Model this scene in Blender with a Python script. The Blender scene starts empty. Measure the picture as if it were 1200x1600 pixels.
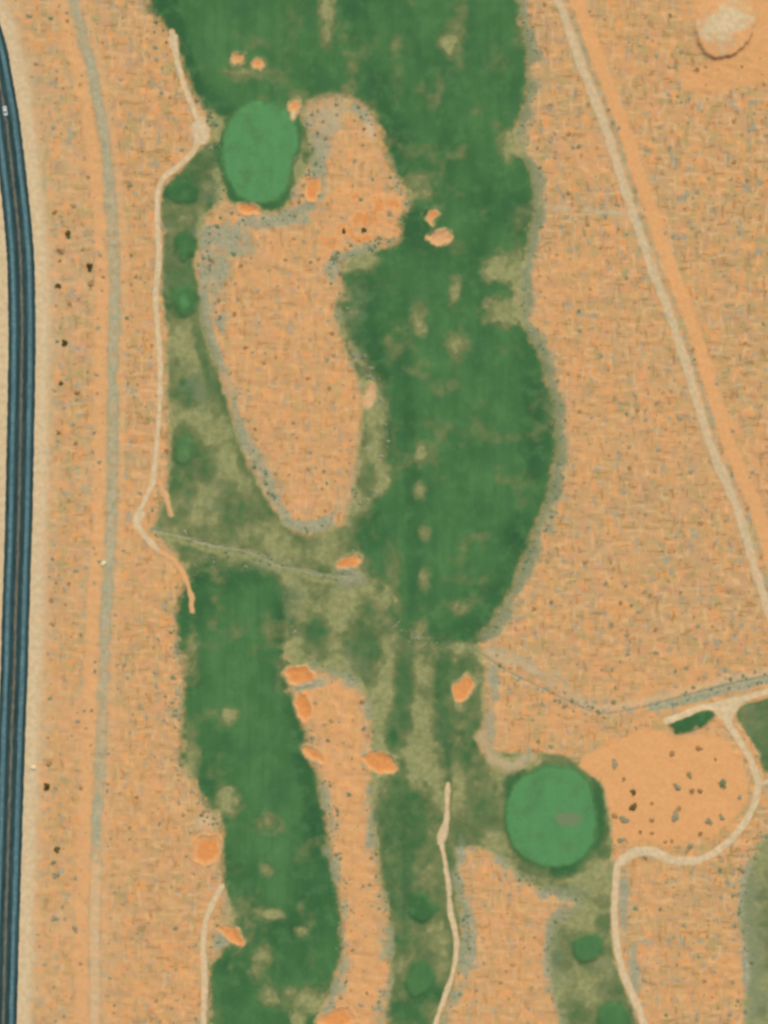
import bpy, math, random
import numpy as np
from mathutils import Vector, Matrix

random.seed(7)
rng = np.random.default_rng(7)
S = 0.25                        # metres per photo pixel
scene = bpy.context.scene
COL = scene.collection

def W(px, py):
    return ((px - 600.0) * S, (800.0 - py) * S)

# ------------------------------------------------------------------ grid + noise
STEP = 2.0
gx = np.arange(-160, 1360 + 1e-6, STEP)
gy = np.arange(-160, 1760 + 1e-6, STEP)
NX, NY = len(gx), len(gy)
PX, PY = np.meshgrid(gx, gy)            # photo pixel coordinates, shape (NY, NX)

def vnoise(X, Y, scale, seed):
    r = np.random.default_rng(seed)
    T = r.random((256, 256))
    x = X / scale; y = Y / scale
    xi = np.floor(x).astype(int); yi = np.floor(y).astype(int)
    fx = x - xi; fy = y - yi
    fx = fx*fx*(3-2*fx); fy = fy*fy*(3-2*fy)
    a = T[yi % 256, xi % 256]; b = T[yi % 256, (xi+1) % 256]
    c = T[(yi+1) % 256, xi % 256]; d = T[(yi+1) % 256, (xi+1) % 256]
    return (a*(1-fx)+b*fx)*(1-fy) + (c*(1-fx)+d*fx)*fy

def fbm(scale, seed, oct=3, X=None, Y=None):
    X = PX if X is None else X; Y = PY if Y is None else Y
    s = 0; amp = 1; tot = 0
    for k in range(oct):
        s = s + amp*vnoise(X + 91.7*k, Y - 37.3*k, scale/2**k, seed + k); tot += amp; amp *= .55
    return s/tot - .5

def sstep(a, b, x):
    t = np.clip((x-a)/(b-a), 0, 1)
    return t*t*(3-2*t)

def smooth(pts, closed=True, n=6):
    P = [np.array(p, float) for p in pts]; N = len(P); out = []
    rngi = range(N if closed else N-1)
    for i in rngi:
        if closed:
            p0, p1, p2, p3 = P[i-1], P[i], P[(i+1) % N], P[(i+2) % N]
        else:
            p0, p1, p2, p3 = P[max(i-1, 0)], P[i], P[i+1], P[min(i+2, N-1)]
        for k in range(n):
            t = k/n
            out.append(.5*((2*p1)+(-p0+p2)*t+(2*p0-5*p1+4*p2-p3)*t*t+(-p0+3*p1-3*p2+p3)*t**3))
    if not closed:
        out.append(P[-1])
    return np.array(out)

def window(P, pad):
    x0, y0 = P[:, 0].min()-pad, P[:, 1].min()-pad
    x1, y1 = P[:, 0].max()+pad, P[:, 1].max()+pad
    i0 = int(np.clip((x0-gx[0])/STEP, 0, NX-1)); i1 = int(np.clip((x1-gx[0])/STEP+2, 1, NX))
    j0 = int(np.clip((y0-gy[0])/STEP, 0, NY-1)); j1 = int(np.clip((y1-gy[0])/STEP+2, 1, NY))
    return slice(j0, j1), slice(i0, i1)

FAR = 1e3
def poly_sd(pts, pad=45, smoothit=True):
    """signed distance (inside > 0), in photo pixels, on the grid"""
    P = smooth(pts) if smoothit else np.array(pts, float)
    out = np.full((NY, NX), -FAR)
    w = window(P, pad); X = PX[w]; Y = PY[w]
    d2 = np.full(X.shape, 1e12); ins = np.zeros(X.shape, bool)
    for i in range(len(P)):
        ax, ay = P[i]; bx, by = P[(i+1) % len(P)]
        ex, ey = bx-ax, by-ay; L = ex*ex+ey*ey+1e-12
        t = np.clip(((X-ax)*ex+(Y-ay)*ey)/L, 0, 1)
        d2 = np.minimum(d2, (X-ax-t*ex)**2+(Y-ay-t*ey)**2)
        c = (ay > Y) != (by > Y)
        with np.errstate(divide='ignore', invalid='ignore'):
            xs = (bx-ax)*(Y-ay)/(by-ay if abs(by-ay) > 1e-9 else 1e-9)+ax
        ins ^= c & (X < xs)
    d = np.sqrt(d2)
    out[w] = np.where(ins, d, -d)
    return out

def line_sd(pts, pad=60, n=6):
    """(unsigned distance, signed side offset, arclength) to a smooth line"""
    P = smooth(pts, False, n)
    D = np.full((NY, NX), FAR); U = np.full((NY, NX), FAR); A = np.zeros((NY, NX))
    w = window(P, pad); X = PX[w]; Y = PY[w]
    d2 = np.full(X.shape, 1e12); u = np.full(X.shape, FAR); a = np.zeros(X.shape); s = 0
    for i in range(len(P)-1):
        ax, ay = P[i]; bx, by = P[i+1]
        ex, ey = bx-ax, by-ay; L = ex*ex+ey*ey+1e-12
        t = np.clip(((X-ax)*ex+(Y-ay)*ey)/L, 0, 1)
        q = (X-ax-t*ex)**2+(Y-ay-t*ey)**2
        m = q < d2
        d2 = np.where(m, q, d2)
        cr = (ex*(Y-ay)-ey*(X-ax))/math.sqrt(L)
        u = np.where(m, -np.sign(cr)*np.sqrt(q), u)       # + = right of travel in picture when going down
        a = np.where(m, s+t*math.sqrt(L), a)
        s += math.sqrt(L)
    D[w] = np.sqrt(d2); U[w] = u; A[w] = a
    return D, U, A

def ell_pts(x, y, rx, ry, ang=0, n=14, jit=.17, seed=0):
    r = random.Random(int(x*31+y*17+seed)); out = []
    ca, sa = math.cos(math.radians(ang)), math.sin(math.radians(ang))
    for k in range(n):
        t = 2*math.pi*k/n; q = 1+r.uniform(-jit, jit)
        ex, ey = rx*q*math.cos(t), ry*q*math.sin(t)
        out.append((x+ex*ca-ey*sa, y+ex*sa+ey*ca))
    return out

# ------------------------------------------------------------------ cover fields
F = {k: np.zeros((NY, NX)) for k in ('green', 'dry', 'tone', 'pale', 'grey', 'warm')}
F['tone'] += .4
H = np.zeros((NY, NX))
n8 = fbm(9, 11); n16 = fbm(18, 21); n40 = fbm(46, 31); n4 = fbm(5, 41, 2)

def put(field, m, v):
    F[field] = F[field]*(1-m) + v*m

def brush(d, soft=4, rag=6, **vals):
    m = sstep(-soft, soft, d + rag*(n8+n16))
    for k, v in vals.items():
        put(k, m, v)
    return m

def spot(x, y, rx, ry, amt=1, ang=0, rag=.5, **vals):
    R = max(rx, ry)*2.4
    w = window(np.array([[x-R, y-R], [x+R, y+R]]), 0)
    ca, sa = math.cos(math.radians(ang)), math.sin(math.radians(ang))
    dx, dy = PX[w]-x, PY[w]-y
    q = np.sqrt(((dx*ca+dy*sa)/rx)**2+((-dx*sa+dy*ca)/ry)**2) + rag*(n8[w]+n16[w])*1.5
    m = min(1, amt*1.4)*sstep(1.6, .35, q)
    for k, v in vals.items():
        F[k][w] = F[k][w]*(1-m)+v*m

# --- desert: broad variation
w_west = sstep(240, 160, PX)
F['grey'] += np.clip(.16 + .5*n40 + .5*n16, 0, .5)*.6
F['warm'] += np.clip(.17 + 1.0*fbm(70, 51) + .16*sstep(800, 1200, PY), 0, .6)*.85
F['pale'] += w_west*np.clip(.16+.5*fbm(50, 61), 0, .45)
F['warm'] *= 1-.7*sstep(175, 120, PX)*sstep(1000, 700, PY)

# --- turf and rough
OVERALL_ROUGH = [   # olive rough between the cart path and the lower island
 (262,470),(300,440),(318,470),(338,560),(368,655),(400,745),(440,808),(480,836),(530,818),(560,790),(590,830),(615,925),
 (640,945),(725,970),(755,1020),(757,1110),(757,1180),(790,1230),(800,1330),(740,1330),(715,1330),(722,1420),(722,1500),(690,1600),(690,1760),
 (590,1760),(600,1600),(608,1520),(606,1440),(590,1360),(580,1280),(576,1200),(578,1130),(560,1075),(500,1050),(455,1050),(440,960),(400,900),(300,900),(262,850),(238,825),(258,770),(262,700),(260,560)]
dR = poly_sd(OVERALL_ROUGH)
mR = brush(dR, 12, 10, green=.92, dry=.66, tone=.35, warm=0, pale=0, grey=.15)

TOP = [(228,-160),(230,-10),(240,25),(262,46),(278,70),(285,105),(300,140),(318,165),(338,182),(345,230),(352,300),(372,318),(420,330),
 (448,318),(462,290),(478,270),(492,240),(480,200),(470,170),(500,152),(545,150),(576,172),(598,215),(612,260),(635,300),(648,330),
 (640,362),(610,382),(560,396),(536,420),(545,470),(556,520),(580,570),(604,610),(611,680),(608,750),(574,800),(556,840),(585,890),(612,940),(626,976),
 (650,992),(685,1000),(715,1012),(758,984),(790,938),(815,880),(840,820),(860,760),(870,690),(864,630),(845,560),(822,515),
 (812,480),(818,430),(828,370),(836,320),(826,262),(806,215),(822,150),(824,90),(814,30),(806,-40),(800,-160)]
dF = poly_sd([(520,470),(545,470),(590,560),(616,610),(624,700),(612,780),(570,820),(540,815),(550,740),(562,660),(556,600),(530,540)])
brush(dF, 10, 10, green=.92, dry=.68, tone=.4, warm=0, pale=0, grey=.1)
dT = poly_sd(TOP)
mT = brush(dT+1, 17, 12, green=1, dry=.1, tone=.42, warm=0, pale=0, grey=.1)

LOW = [(300,895),(345,888),(400,890),(438,915),(448,985),(456,1070),(476,1140),(494,1210),(510,1265),(522,1340),(534,1420),(540,1480),(524,1530),(508,1575),(490,1640),
 (490,1760),(330,1760),(326,1600),(330,1520),(345,1480),(358,1430),(350,1390),(346,1345),(342,1290),(316,1245),(284,1190),(284,1120),(286,1050),(276,985),(272,955),(284,920)]
dL = poly_sd(LOW)
mL = brush(dL+1, 17, 12, green=1, dry=.1, tone=.42, warm=0, pale=0, grey=.05)

# strip of rough left of the first green and by the cart path (tee row)
dS = poly_sd([(252,300),(285,262),(318,225),(345,215),(352,300),(330,330),(312,370),(305,430),(318,480),(300,500),(262,500),(252,440),(256,370)])
brush(dS, 8, 9, green=.9, dry=.5, tone=.25, warm=0, pale=.05, grey=.35)
# scrubby south-east rough below the second green
SE = poly_sd([(850,1400),(905,1392),(958,1345),(962,1400),(958,1480),(975,1540),(1000,1610),(1010,1760),(880,1760),(872,1600),(858,1520),(850,1450)])
brush(SE, 6, 8, green=.85, dry=.66, tone=.35, warm=0, grey=.3)
SEE = poly_sd([(1176,1340),(1210,1300),(1360,1280),(1360,1760),(1150,1760),(1160,1600),(1170,1520),(1160,1440),(1160,1390)])
brush(SEE, 10, 12, green=.8, dry=.78, tone=.3, warm=0, grey=.55)
NEE = poly_sd([(1150,1115),(1200,1090),(1360,1060),(1360,1210),(1205,1210),(1182,1170)])
brush(NEE, 4, 6, green=.85, dry=.35, tone=.2, warm=0, grey=.45)
G2R = poly_sd([(745,1180),(800,1175),(880,1180),(940,1215),(958,1290),(950,1350),(900,1400),(830,1385),(790,1350),(745,1310),(710,1320),(700,1240)])
brush(G2R, 6, 7, green=.85, dry=.62, tone=.4, warm=0, grey=.1)

# --- sandy islands in the turf
ISL = [(330,362),(372,345),(430,345),(478,330),(500,300),(498,262),(496,225),(486,190),(496,166),(530,158),(562,176),(586,212),(598,250),(615,290),(630,330),
 (622,358),(590,376),(548,388),(520,402),(514,440),(520,480),(534,520),(548,560),(562,598),(565,640),(560,690),(556,745),(545,790),(520,808),(480,822),(458,806),(432,768),(408,726),
 (388,676),(374,620),(358,560),(346,500),(335,440),(328,400)]
dI = poly_sd(ISL)
brush(dI-4, 12, 12, green=0, warm=.4, grey=.1, pale=0)
IS3 = [(458,1050),(492,1046),(536,1062),(564,1086),(574,1140),(572,1200),(574,1290),(586,1370),(600,1450),(598,1520),(590,1600),(592,1760),(510,1760),(512,1600),(532,1545),(538,1480),
 (534,1400),(520,1330),(514,1250),(504,1190),(482,1120),(464,1085)]
dI3 = poly_sd(IS3)
brush(dI3-2, 11, 11, green=0, warm=.6, grey=.08, pale=0)
IS4 = [(735,1325),(765,1336),(800,1370),(840,1388),(885,1402),(902,1412),(862,1440),(852,1500),(862,1560),(876,1620),(880,1760),(705,1760),(700,1600),(722,1545),(733,1480),(728,1410),(718,1360)]
dI4 = poly_sd(IS4)
brush(dI4-2, 11, 11, green=0, warm=.4, grey=.08, pale=0)
for d in (dI, dI3, dI4):                       # grey gravelly litter round the islands
    hb = sstep(-20, -5, d+14*n16)*sstep(16, -3, d+18*n8+14*n16)*np.clip(.42+2.6*n40+2.0*n16, 0, 1)
    put('grey', hb*.9, 1.0); put('green', hb*.75, .42); put('dry', hb*.8, .7)
# grey scrubby margin of the fairways against the desert
mg = sstep(-26, -6, dT+26*n16+16*n40)*sstep(7, -6, dT+10*n8)*(PX > 640)*(PY < 1000)
put('grey', mg*.8, .95); put('green', mg*.8, .72); put('dry', mg*.7, .5)
mg = sstep(-12, -4, dL+12*n16)*sstep(4, -6, dL+8*n8)*sstep(0, .2, .12+n40)
put('grey', mg*.6, .8)
# long grey gully on the west edge of the island
D, U, A = line_sd([(318,420),(322,500),(345,570),(368,650),(395,720),(425,775),(462,822),(515,812)])
put('grey', sstep(13, 3, D+8*n8)*.8, 1); put('green', sstep(12, 3, D+8*n8)*.5, .25)

# --- orange clearing beside the second green
CLR = [(905,1195),(950,1165),(1010,1140),(1050,1150),(1110,1148),(1140,1165),(1165,1215),(1160,1260),(1120,1300),(1060,1318),(1000,1312),(960,1310),(955,1270),(940,1225)]
dC = poly_sd(CLR)
brush(dC, 6, 6, warm=1.0, grey=0, pale=.05, green=0)
dM = poly_sd([(1088,62),(1092,76),(1101,88),(1116,94),(1134,93),(1150,86),(1162,76),(1172,66),(1178,50),(1180,30),(1176,8),(1162,-10),(1130,-16),(1100,-8),(1086,12),(1082,38)])
dMa = poly_sd([(1075,-20),(1110,95),(1150,120),(1200,100),(1240,40),(1230,-60),(1110,-70)])
brush(dMa, 10, 6, warm=.8, grey=0, pale=.0)
D, U, A = line_sd([(1080,125),(1140,118),(1220,100)])
brush(22-D, 8, 8, warm=.75, grey=0)
D, U, A = line_sd([(520,372),(560,360),(612,346),(600,330),(540,318)])
D2 = np.minimum(D, FAR); mo = sstep(-10, 10, 20-D2+26*(n8+n16))*np.clip(.62+3.0*n16+2.0*n8, .05, 1); put('warm', mo, 1.3); put('grey', mo, 0); put('grey', sstep(-2, 8, 20-D2)*np.clip(4*n8-.5, 0, .8), .9)

# --- dry and tonal patches on the turf (dead, thin or lush grass)
def drys(lst, v=.95, t=.58, amt=.85):
    for e in lst:
        x, y, rx, ry = e[:4]; a = e[4] if len(e) > 4 else amt
        spot(x, y, rx, ry, a, 0, dry=v, tone=t)
drys([(512,18,13,30,.75),(510,60,10,22,.45),(700,68,16,22,.8),(655,290,24,22,.7),(800,226,17,22,.95),(710,458,10,24,.9),(716,535,17,18,.7),(655,490,14,24,.5),(655,515,12,12,.6),
 (785,420,34,22,.95),(810,420,18,34,.9),(785,487,32,24,.95),(812,470,14,40,.7),(657,706,10,20,.7),(656,768,10,15,.6),(664,832,10,12,.45),(664,905,10,20,.55),(718,950,17,13,.8),(712,605,12,10,.4),(665,575,14,12,.35),
 (560,408,32,20,.75),(590,660,14,34,.8),(592,745,18,28,.85),(560,790,20,14,.6),(585,700,10,40,.7),(462,225,20,14,.6),(470,265,18,22,.85),(465,150,20,10,.5),
 (655,985,14,18,.95),(660,1055,18,32,.97),(662,1118,16,28,.95),(645,1000,40,14,.4),(640,1190,34,22,.8),(655,1215,30,30,.85),(358,1118,13,14,.7),(420,1285,14,16,.6),(415,1358,12,14,.55),
 (422,1428,20,10,.95),(472,1455,13,9,.8),(412,1495,18,16,.85),(420,1558,20,20,.97),(405,1520,16,20,.5),(350,1255,24,26,.85),(300,1185,14,50,.45),(360,1440,26,46,.75),(480,1560,30,22,.75),(465,1595,12,20,.9),
 (345,1600,16,30,.3),(725,1210,28,36,.5),(735,1020,34,14,.85),(700,1012,20,10,.3),(775,1190,30,12,.5),(615,885,16,40,.35),(630,720,16,14,.3),(425,120,30,18,.4),(375,115,28,14,.5),(620,120,10,50,.25),(455,30,20,40,.2),(770,95,16,30,.2),(285,1250,12,30,.3),(300,1020,10,40,.6)])
# straw-coloured, thin and sandy parts of the rough
for (x, y, rx, ry, a) in [(325,665,26,60,.5),(360,700,22,60,.5),(300,545,34,40,.5),(430,870,60,20,.4),(480,950,22,36,.7),(555,930,50,30,.8),(530,995,24,60,.8),(590,1100,32,50,.95),(470,1020,22,22,.7),(595,1040,22,40,.8),
      (600,1190,20,70,.7),(590,1240,24,24,.8),(680,1250,22,22,.7),(680,1460,22,30,.7),(660,1380,26,40,.5),(690,1500,14,40,.5),(760,1230,40,40,.5),(790,1310,26,20,.5),(930,1370,40,24,.8),(900,1425,50,20,.6),(900,1545,40,24,.7),(345,300,10,40,.7),(340,345,26,12,.6),(350,200,20,14,.6),(315,375,10,60,.6),(330,470,8,60,.6)]:
    spot(x, y, rx, ry, a, 0, dry=1.02, tone=.6)
# darker, lusher places in the rough
for (x, y, rx, ry, a) in [(285,300,26,28,.9),(291,385,18,26,.95),(291,455,22,36,.95),(290,705,26,34,.75),(322,730,16,26,.7),(480,890,30,20,.4),(290,610,18,24,.4),(345,610,12,18,.3),(380,800,30,18,.4),(495,1000,26,30,.6),(570,1000,26,52,.75),(575,1050,14,20,.6),
      (631,1080,13,100,.75),(693,1080,13,100,.8),(730,1040,14,24,.7),(620,1140,18,34,.6),(640,1270,30,50,.6),(625,1300,22,30,.6),(635,1350,10,90,.45),(660,1420,24,26,.9),(660,1530,24,30,.95),(630,1590,30,24,.5),(740,1180,20,40,.55),(760,1260,16,26,.4),(300,860,20,16,.5),(270,880,16,16,.5),
      (915,1480,20,20,.95),(955,1590,34,20,.9),(945,1440,12,22,.7),(880,1480,16,30,.5),(890,1560,20,26,.4),(740,1120,22,40,.6),(700,1100,12,70,.6),(720,1050,20,20,.5),(580,745,10,20,.5),(560,490,14,60,.5),(1180,1150,30,30,.6),(1195,1470,14,90,.5),(345,1000,60,80,0)]:
    spot(x, y, rx, ry, a, 0, dry=.34, tone=.32)
# brownish thin turf
for (x, y, rx, ry, a) in [(560,470,22,60,.55),(300,610,34,30,.4),(345,760,40,40,.4),(455,930,24,26,.5),(560,1020,24,30,.4),(885,1278,18,12,.55),(895,1262,10,8,.4),(455,255,16,16,.5),(455,300,10,14,.5),(430,880,40,16,.4)]:
    spot(x, y, rx, ry, a, 0, grey=.75)
# fairway shades: denser, darker swards
for (x, y, rx, ry, a, ang) in [(262,60,18,130,.9,-14),(330,150,18,60,.6,-30),(600,180,26,90,.65,-14),(690,210,20,60,.4,-14),(740,300,24,100,.35,-8),(660,360,40,34,.7,0),(580,520,16,90,.6,-8),(640,720,12,280,.45,-2),(840,690,20,90,.7,0),(830,590,16,80,.6,-12),(800,860,20,120,.6,20),(740,980,70,14,.75,-12),
      (575,830,26,34,.75,0),(820,340,16,40,.5,0),(600,640,10,80,.5,0),(300,985,26,90,.45,0),(440,1000,12,100,.8,-4),(465,1130,14,120,.75,-8),(490,1260,16,110,.7,-6),(350,905,60,16,.6,0),(320,1230,30,26,.6,0),(440,1470,40,60,.5,0),(480,1400,26,60,.4,0),(360,1530,30,40,.55,0),(560,40,20,60,.5,-12),(640,60,12,90,.4,-12)]:
    spot(x, y, rx, ry, a, ang, tone=.16)
for (x, y, rx, ry, a, ang) in [(350,60,40,60,.5,0),(430,60,30,60,.3,0),(650,120,16,120,.4,-12),(720,110,12,110,.3,-12),(760,60,16,60,.3,0),(690,560,40,160,.35,-4),(760,700,30,160,.3,0),(700,900,30,70,.3,0),(365,1000,36,80,.35,0),(390,1130,30,120,.35,0),(430,1330,26,80,.35,0),(720,330,20,50,.4,0)]:
    spot(x, y, rx, ry, a, ang, tone=.62)

rough = sstep(.25, .5, F['dry'])*sstep(.3, .7, F['green'])
F['dry'] -= rough*.13*sstep(1180, 1280, PY)*(PX < 760)
F['dry'] += rough*(.8*fbm(36, 91)+.4*fbm(14, 95))
F['tone'] = np.clip(F['tone'] - rough*np.clip(.9*fbm(30, 99), 0, .4), .05, 1)
F['grey'] += rough*np.clip(1.4*fbm(26, 103), 0, .5)
fair = sstep(.6, .9, F['green'])*(1-rough)
F['dry'] = np.clip(F['dry'] + fair*(np.clip(fbm(34, 107)-.05, 0, 1)*1.6+.15*fbm(12, 111)), 0, 1.15)
F['tone'] = np.clip(F['tone'] + fair*.45*fbm(44, 115), .05, .72)
brush(poly_sd([(226,-150),(262,-150),(276,-10),(300,85),(328,160),(318,168),(286,112),(262,50),(232,-10)], smoothit=False), 5, 3, tone=.10, dry=.1)
for (x, y, rx, ry, a, v) in [(515,178,30,26,.85,.5),(505,215,18,40,.6,.7),(360,378,30,22,.75,.85),(345,425,14,40,.7,.8),(440,344,44,9,.8,.9),(405,350,30,12,.5,.8),(500,250,10,30,.7,.9),(548,905,26,14,.7,.9),(770,1060,10,40,.6,.9),(765,1130,10,30,.5,.9),(735,1475,10,26,.9,1),(720,1330,8,30,.7,.9),(880,1395,40,10,.7,.9),(1168,1420,12,60,.9,1),(1178,1520,14,60,.8,1),(868,1500,14,60,.6,.8),(975,1400,8,50,.6,.9),(990,1520,10,50,.6,.9)]:
    spot(x, y, rx, ry, a, 0, .7, grey=v, warm=0)
spot(518, 178, 26, 24, .6, 0, pale=.45); spot(578, 205, 8, 22, .8, -20, pale=.6, green=.15); spot(580, 625, 10, 26, .6, 0, pale=.4)
for (x, y, rx, ry, a, ang) in [(634,1330,7,120,.7,-2),(600,1400,9,90,.5,-3),(610,1290,18,60,.6,0),(648,1290,16,40,.55,0),(318,560,8,60,.6,-14),(352,620,10,50,.7,-16),(398,745,12,60,.5,-30),(700,1190,5,60,.6,-2),(760,1240,14,60,.5,-15),(735,1225,10,50,.4,-12)]:
    spot(x, y, rx, ry, a, ang, dry=.3, tone=.2, grey=.2)
# --- putting greens and tees
GREEN1 = [(402,160),(432,164),(454,180),(466,204),(466,232),(458,256),(452,286),(440,306),(420,318),(394,318),(370,306),(356,280),(348,248),(350,214),(360,188),(378,168)]
GREEN2 = [(862,1196),(898,1202),(922,1220),(932,1250),(936,1284),(932,1316),(916,1340),(890,1352),(858,1356),(826,1346),(802,1326),(792,1294),(790,1262),(800,1230),(826,1208)]
def collar(pts, k, ox=0, oy=0):
    c = np.mean(np.array(pts), 0); return [tuple(c+(np.array(p)-c)*k+np.array((ox, oy))) for p in pts]
dG1 = poly_sd(GREEN1); dG1c = poly_sd(collar(GREEN1, 1.08, -2, 4))
GREEN2 = [(862+(x-864)*.96, 1276+(y-1276)*.97) for x, y in GREEN2]
dG2 = poly_sd(GREEN2); dG2c = poly_sd(collar(GREEN2, 1.09, 4, 2))
brush(dG1c, 5, 5, green=1, dry=.12, tone=.33, grey=0)
brush(dG2c, 6, 7, green=.95, dry=.38, tone=.46, grey=0)
spot(937,1270,12,50,.95,0,tone=.2,dry=.05); spot(885,1360,24,10,.95,-8,tone=.2,dry=.05); spot(800,1222,14,26,.8,30,tone=.22,dry=.05); spot(815,1345,20,14,.6,0,tone=.25)
brush(dG1, 6, 7, green=1, dry=.0, tone=1.0, grey=0)
brush(dG2, 5, 5, green=1, dry=.0, tone=.97, grey=0)
spot(460, 258, 12, 14, .5, 0, grey=.7, green=.7); spot(455, 292, 10, 14, .45, 0, dry=.6)
spot(886, 1280, 22, 13, .7, 0, grey=.9, dry=.5); spot(888, 1322, 16, 10, .35, 0, dry=.5)
TEES = {
 'a': (ell_pts(284, 302, 19, 17, 0, 10, .2), .28), 'b': (ell_pts(291, 385, 14, 20, 0, 10, .2), .35), 'c': (ell_pts(288, 470, 17, 20, 0, 10, .2), .45),
 'd': (ell_pts(288, 706, 15, 20, 0, 10, .12), .5), 'e': (ell_pts(657, 1420, 18, 18, 0, 9, .22), .35), 'f': (ell_pts(658, 1530, 22, 26, 0, 9, .22), .5),
 'g': ([(898,1470),(934,1462),(938,1492),(906,1502)], .62), 'h': ([(1050,1122),(1104,1106),(1112,1126),(1062,1146),(1054,1140)], .18), 'i': ([(936,1576),(972,1572),(980,1606),(944,1612)], .55)}
dTee = {}
for k, (pts, tone) in TEES.items():
    dTee[k] = poly_sd(pts, smoothit=True)
    brush(dTee[k], 8, 8, green=1, dry=.05 if k not in 'd' else .3, tone=tone, grey=0, warm=0)
spot(288, 470, 7, 9, .7, 0, tone=.95); spot(288, 706, 8, 10, .7, 0, tone=.9, dry=.35); spot(291, 380, 7, 10, .3, 0, tone=.8)

# --- bunkers
BK = [  # points, label
 (ell_pts(372,92,11,9), 'small round orange bunker, the western of the pair set in the upper fairway'),
 (ell_pts(404,100,9,9), 'small round orange bunker, the eastern of the pair set in the upper fairway'),
 (ell_pts(460,165,7,11,15), 'tiny orange bunker off the upper right shoulder of the first putting green'),
 (ell_pts(490,295,13,20,20), 'orange yellow bunker at the lower right of the first putting green'),
 (ell_pts(388,327,18,8,15), 'narrow orange bunker just below the first putting green'),
 (ell_pts(672,338,12,13), 'pinkish orange bunker, upper of two stacked beside the sandy peninsula'),
 (ell_pts(687,371,18,11,-15), 'wide orange bunker with a pale rim, lower of two beside the sandy peninsula'),
 (ell_pts(545,879,20,10,-22), 'orange bunker at the end of the dark ditch line in the rough'),
 (ell_pts(469,1056,22,14,10), 'broad orange bunker at the top of the long narrow sand strip'),
 (ell_pts(474,1107,10,23,-8), 'upright orange bunker on the left side of the narrow sand strip'),
 (ell_pts(490,1179,21,9,35), 'slanting slim orange bunker left of the narrow sand strip'),
 (ell_pts(594,1191,26,15,15), 'deep orange bunker on the right side of the narrow sand strip'),
 (ell_pts(725,1075,15,21,25), 'oval orange bunker on green turf below the end of the long fairway'),
 (ell_pts(361,1460,22,9,32), 'slanting dark orange bunker beside the lower left cart path'),
 (ell_pts(528,1592,28,16,-8), 'orange bunker cut by the bottom edge near the narrow sand strip'),
 (ell_pts(324,1328,21,24,20), 'large orange bunker biting into the left edge of the lower fairway'),
 (ell_pts(577,618,10,19,5), 'pale pink sand bunker on the right shore of the big sandy island'),
]
dBK = []
for pts, lab in BK:
    d = poly_sd(pts)
    put('dry', sstep(-9, -1, d+6*n8)*.65, .85)
    brush(d, 6 if 'biting' not in lab and 'bottom edge' not in lab else 9, 9, green=0, warm=1.35 if 'pale pink' not in lab else .5, grey=0, pale=0 if 'pale' not in lab else .45)
    dBK.append(d)
    H -= sstep(-1, 7, d)*.4 - sstep(-5, -1, d)*sstep(1, -1, d)*.25
spot(648,352,20,32,.9,0, green=1, dry=.1, tone=.12, grey=0, warm=0)
spot(336,196,14,16,.8,0, dry=.9, green=.8, tone=.6)
spot(458,181,6,9,.8,0, pale=.8, green=.2); spot(693,360,12,4,.3,0, pale=.5); spot(543,868,18,6,.35,-20, pale=.5)
spot(548,900,22,14,.7,0, grey=1, green=.4); spot(480,1072,26,7,.7,-15, grey=1, green=.2); spot(345,1470,14,12,.7,0, grey=.9, green=.2)
spot(320,1285,20,16,.8,0, pale=.5, green=.1, warm=.3)

# --- tracks, cart paths, roads
def path(pts, w, rag=3, soft=3.6, pad=40, **vals):
    D, U, A = line_sd(pts, pad)
    m = sstep(-soft, soft, w - D + rag*(n8+n16))
    for k, v in vals.items(): put(k, m, v)
    return w - D, U, A
HW = [(-92,-160),(-66,-80),(-36,0),(-12,70),(0,133),(10,190),(19,266),(26,330),(32,400),(34,470),(34.5,540),(33,640),(31,740),(28.5,850),(25,950),(22,1060),(18,1160),(15,1260),(12,1360),(9,1450),(5,1600),(1,1760)]
dH, uH, aH = line_sd(HW, 90)
mv = sstep(52, 36, dH + 6*n16 + 4*n8)
put('pale', mv, .8); put('grey', mv, .22); put('warm', mv, .1); put('green', mv, 0)
mv2 = sstep(70, 44, dH + 22*n40)*sstep(30, 46, dH)*.5
put('pale', mv2, .55); 
GT = [(80,-160),(97,-80),(115,0),(130,60),(146,120),(159,190),(168,260),(174,330),(178,400),(179,480),(177,560),(176,650),(175,760),(173,850),(167,930),(163,1020),(160,1110),(156,1200),(152,1280),(150,1360),(148,1430),(148,1500),(148,1600),(147,1760)]
GT_shift = [(x-20, y) for x, y in GT]
path(GT_shift, 10, 5, 6, warm=.75, grey=0, pale=.25)
path([(x+15, y) for x, y in GT], 5, 5, 4, warm=.45, grey=.1, pale=.3)
gt = path(GT, 7.6, 6, 4.5, grey=1.0, pale=.2, warm=0, green=0)
mgt = sstep(-3, 5, gt[0]); put('grey', mgt*np.clip(.5+2.5*n16+2*n40, 0, .8), .45); put('pale', mgt*np.clip(.3+2.5*n8, 0, .5), .6)
m = sstep(1300, 1390, PY)*sstep(-3, 3, gt[0]); put('grey', m, .1); put('pale', m*.8, .6); put('warm', m, .4)
m = sstep(960, 1080, PY)*sstep(1300, 1200, PY)*sstep(-3, 3, gt[0]); put('grey', m*.5, .4)
DR = [(818,-160),(845,-80),(873,0),(908,100),(946,200),(978,300),(1012,400),(1050,500),(1081,600),(1112,700),(1154,800),(1183,900),(1204,965),(1240,1080),(1290,1250),(1340,1420),(1360,1500)]
path([(x+29, y-2) for x, y in DR], 10, 3, 3, warm=.95, grey=0, pale=.18)
path([(x+13.5, y) for x, y in DR], 1.9, 2, 1.8, grey=.62, warm=0, pale=0)
dr = path(DR, 7.4, 4, 3, pale=.7, grey=.5, warm=0, green=0)
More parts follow.
